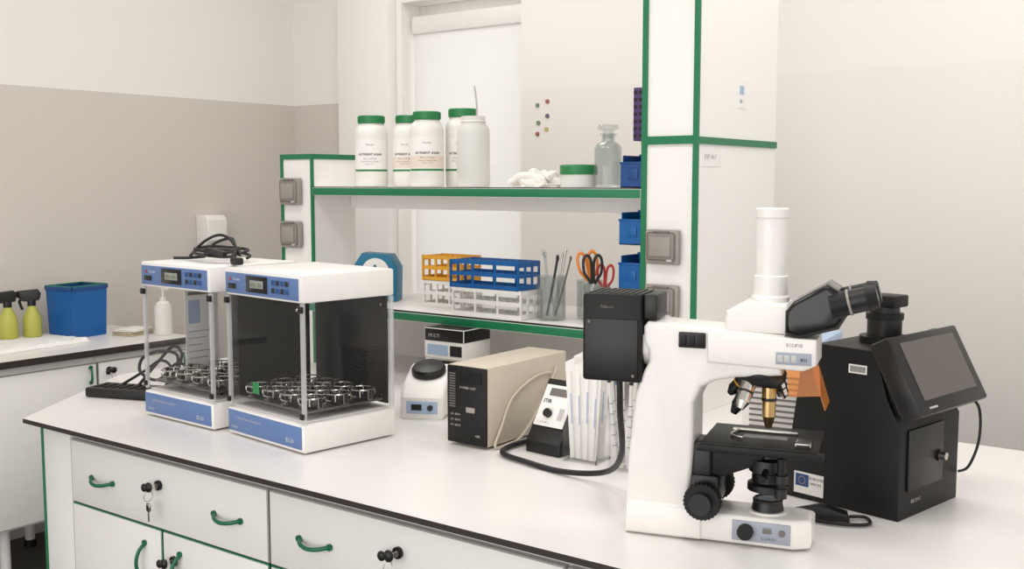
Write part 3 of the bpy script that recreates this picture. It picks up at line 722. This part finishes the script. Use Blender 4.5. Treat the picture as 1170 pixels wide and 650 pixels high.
cm.box((-.098,.12,.424),(.06,.06,.025),BLKM,.004)
obj('camera_lens',cm,gd,label='black zoom camera on top')
obj('cable',MB().tube([(.0,.258,.22),(.03,.275,.20),(.035,.275,.13),(.02,.265,.07),(-.0,.258,.055)],.003,RUB,8),gd,label='thin black cable')
o=thing('usb_handset',(-.750,2.035,zb),math.radians(20),'small black handset with a short looped cable','handset')
obj('handset_body',MB().prism([(-.055,0),(.055,0),(.05,.016),(0,.028),(-.05,.014)],-.017,.017,BLK,'XZ',.004),o)
obj('cable',MB().tube([(.055,0,.008),(.085,.01,.006),(.09,-.03,.005),(.04,-.045,.005),(-.02,-.03,.005),(-.055,.01,.008)],.0035,RUB,8),o)
o=thing('power_block',(-1.02,2.55,zb),math.radians(8),'white louvred bench device with pale blue top','instrument')
pb=MB().bx(-.10,.10,-.11,.11,0,.27,SHELL,.005)
for k in range(12): pb.bx(-.08,.08,-.113,-.109,.04+k*.014,.045+k*.014,GREYD)
obj('housing',pb,o)
obj('top_cover',MB().bx(-.095,.095,-.105,.105,.270,.292,BLUE2,.004),o,label='pale blue cover')

# ---------------------------------------------------------------- left counter items
o=thing('waste_bin',(-4.30,2.57,.9005),math.radians(10),'blue plastic bin with a green liner rim','bin')
def frustum(mb,a,b,h,m,t=.003,z0=0):
    v=[]
    for (s,z) in ((a,z0),(b,h),(b-t,h),(a-t,z0+t)):
        v.append([mb.bm.verts.new((sx*s*.8,sy*s*.95,z)) for sx,sy in((-1,-1),(1,-1),(1,1),(-1,1))])
    i=mb.mi(m)
    for p,q in zip(v,v[1:]):
        for k in range(4):
            f=mb.bm.faces.new((p[k],p[(k+1)%4],q[(k+1)%4],q[k])); f.material_index=i
    f=mb.bm.faces.new(list(reversed(v[0]))); f.material_index=i
    f=mb.bm.faces.new(v[3]); f.material_index=i
    return mb
bb=frustum(MB(),.093,.100,.215,DBLUE)
obj('bin_body',bb,o)
rm=MB()
ra,rb=.084,.099
for (a0,a1,b0,b1) in ((-ra,ra,-rb,-rb+.008),(-ra,ra,rb-.008,rb),(-ra,-ra+.008,-rb,rb),(ra-.008,ra,-rb,rb)): rm.bx(a0,a1,b0,b1,.205,.222,NBLUE,.002).bx(a0*.98,a1*.98,b0*.98,b1*.98,.220,.226,CAPG,.001)
obj('bin_rim',rm,o,label='blue rim with green liner edge')
def spray(loc,rz):
    o=thing('spray_bottle',loc,rz,'yellow-green spray bottle with black trigger head','spray bottle','spray bottles on the counter')
    obj('bottle_body',MB().lathe([(0,0),(.036,0),(.038,.004),(.038,.075),(.034,.09),(.018,.125),(.013,.14),(0,.14)],(0,0,0),LIME,28),o)
    obj('trigger_head',MB().cyl((0,0,.132),(0,0,.158),.017,BLK).prism([(-.03,.155),(.03,.150),(.058,.172),(.055,.195),(-.025,.202),(-.038,.182)],-.014,.014,BLK,'XZ',.004).tube([(.03,0,.165),(.047,0,.15),(.036,0,.115)],.006,BLK,8).cyl((.05,0,.184),(.066,0,.184),.009,BLK),o,label='black trigger head')
    return o
s1=spray((-4.36,2.29,.9005+.014),-1.9); dup(s1,(-4.34,2.385,.9005+.014),-2.2)
tw=MB(); nx,ny=24,44
ti=tw.mi(CLOTH)
def tz(i,j):
    e=min(i,nx-i,j,ny-j)
    return .0135+(.010*abs(N.noise(Vector((i*.3,j*.2,3)))) if (i>14 and e>0) else 0)
gv=[[tw.bm.verts.new((-.13+.28*i/nx+.006*N.noise(Vector((1,j*.3,0))),-.24+.48*j/ny+.006*N.noise(Vector((i*.3,7,0))),tz(i,j) if 0<min(i,nx-i,j,ny-j) else 0.001)) for j in range(ny+1)] for i in range(nx+1)]
for i in range(nx):
    for j in range(ny):
        f=tw.bm.faces.new((gv[i][j],gv[i+1][j],gv[i+1][j+1],gv[i][j+1])); f.material_index=ti; f.smooth=True
f=tw.bm.faces.new([gv[i][0] for i in range(nx+1)][::-1]+[gv[0][j] for j in range(1,ny+1)]+[gv[i][ny] for i in range(1,nx+1)]+[gv[nx][j] for j in range(ny-1,0,-1)]); f.material_index=ti
obj('towel',tw,None,(-4.22,2.25,.9000),.1,'folded white towel lying on the counter','towel')
tn=MB()
for k in range(3): tn.box((random.uniform(-.005,.005),0,.004+.009*k),(.11,.14,.008),TAN if k<2 else PAPER,.002,rot=(0,0,random.uniform(-.15,.15)))
obj('sponge_cloth',tn,None,(-4.14,2.74,.9005),.3,'stack of tan folded cloths on the counter','cloth')
o=thing('soap_bottle',(-4.02,2.81,.9005),0,'white plastic pump bottle on the counter','bottle')
obj('bottle_body',MB().lathe([(0,0),(.035,0),(.037,.004),(.037,.12),(.03,.14),(.014,.15),(.014,.165),(0,.165)],(0,0,0),HDPE),o)
obj('pump',MB().cyl((0,0,.165),(0,0,.2),.005,HDPE).box((.015,0,.205),(.05,.014,.012),HDPE,.004),o)
o=thing('wall_dispenser',(-4.499,3.41,1.25),0,'white wall-mounted soap dispenser','soap dispenser')
obj('dispenser_body',MB().prism([(0,0),(.07,.0),(.10,.03),(.10,.13),(.08,.155),(0,.155)],-.06,.06,SHELL,'XZ',.008),o)
obj('lever',MB().bx(.05,.125,-.03,.03,-.02,-.008,GREYP,.003).bx(.05,.06,-.02,.02,-.015,.005,GREYP),o,label='grey lever')
for k,(dx,dz,m) in enumerate([(0,.15,MUTG),(.055,.165,MUTR),(.055,.10,MUTP),(.005,.07,MUTG),(.05,.04,MUTY),(.0,.02,MUTR)]):
    obj('magnet',MB().cyl((0,.004,0),(0,-.006,0),.011,m,.009,seg=16),None,(-2.86+dx,4.019,1.77+dz),0,'small muted round decorative magnet on the wall','magnet','magnets on the wall')
# area lights: daylight at the window, plus added fills
def area(name,loc,rot,sx,sy,e,c=(1,.985,.965)):
    ld=bpy.data.lights.new(name,'AREA'); ld.shape='RECTANGLE'; ld.size=sx; ld.size_y=sy; ld.energy=e; ld.color=c
    l=bpy.data.objects.new(name,ld); COL.objects.link(l); l.location=loc; l.rotation_euler=rot
for x,yy in ((-2.6,1.2),(-.6,1.2),(-2.8,2.9),(-.6,2.9)): area('ceiling_fill',(x,yy,3.25),(0,0,0),1.2,.6,16)  # unseen overhead lights, added as fill to brighten the walls
area('window_and_fill_light',(-3.33,4.6,1.65),(-pi/2,0,0),.7,1.5,3.5,(1,.99,.975))
area('window_and_fill_light',(-1.0,-1.75,1.5),(pi/2,0,0),3.4,2.4,44,(1,.99,.975))  # added fill behind the camera to brighten the cabinet fronts, no window there

# ---------------------------------------------------------------- world & camera
w=bpy.data.worlds.new('daylight'); SC.world=w; w.use_nodes=True
w.node_tree.nodes['Background'].inputs[0].default_value=(1,.988,.97,1); w.node_tree.nodes['Background'].inputs[1].default_value=.98
cam=bpy.data.cameras.new('camera'); co=bpy.data.objects.new('camera',cam); COL.objects.link(co)
co.location=(0,0,1.57); co.rotation_euler=(math.radians(84.51),0,math.radians(36.8)); cam.lens=37.45; cam.clip_start=.05
SC.camera=co
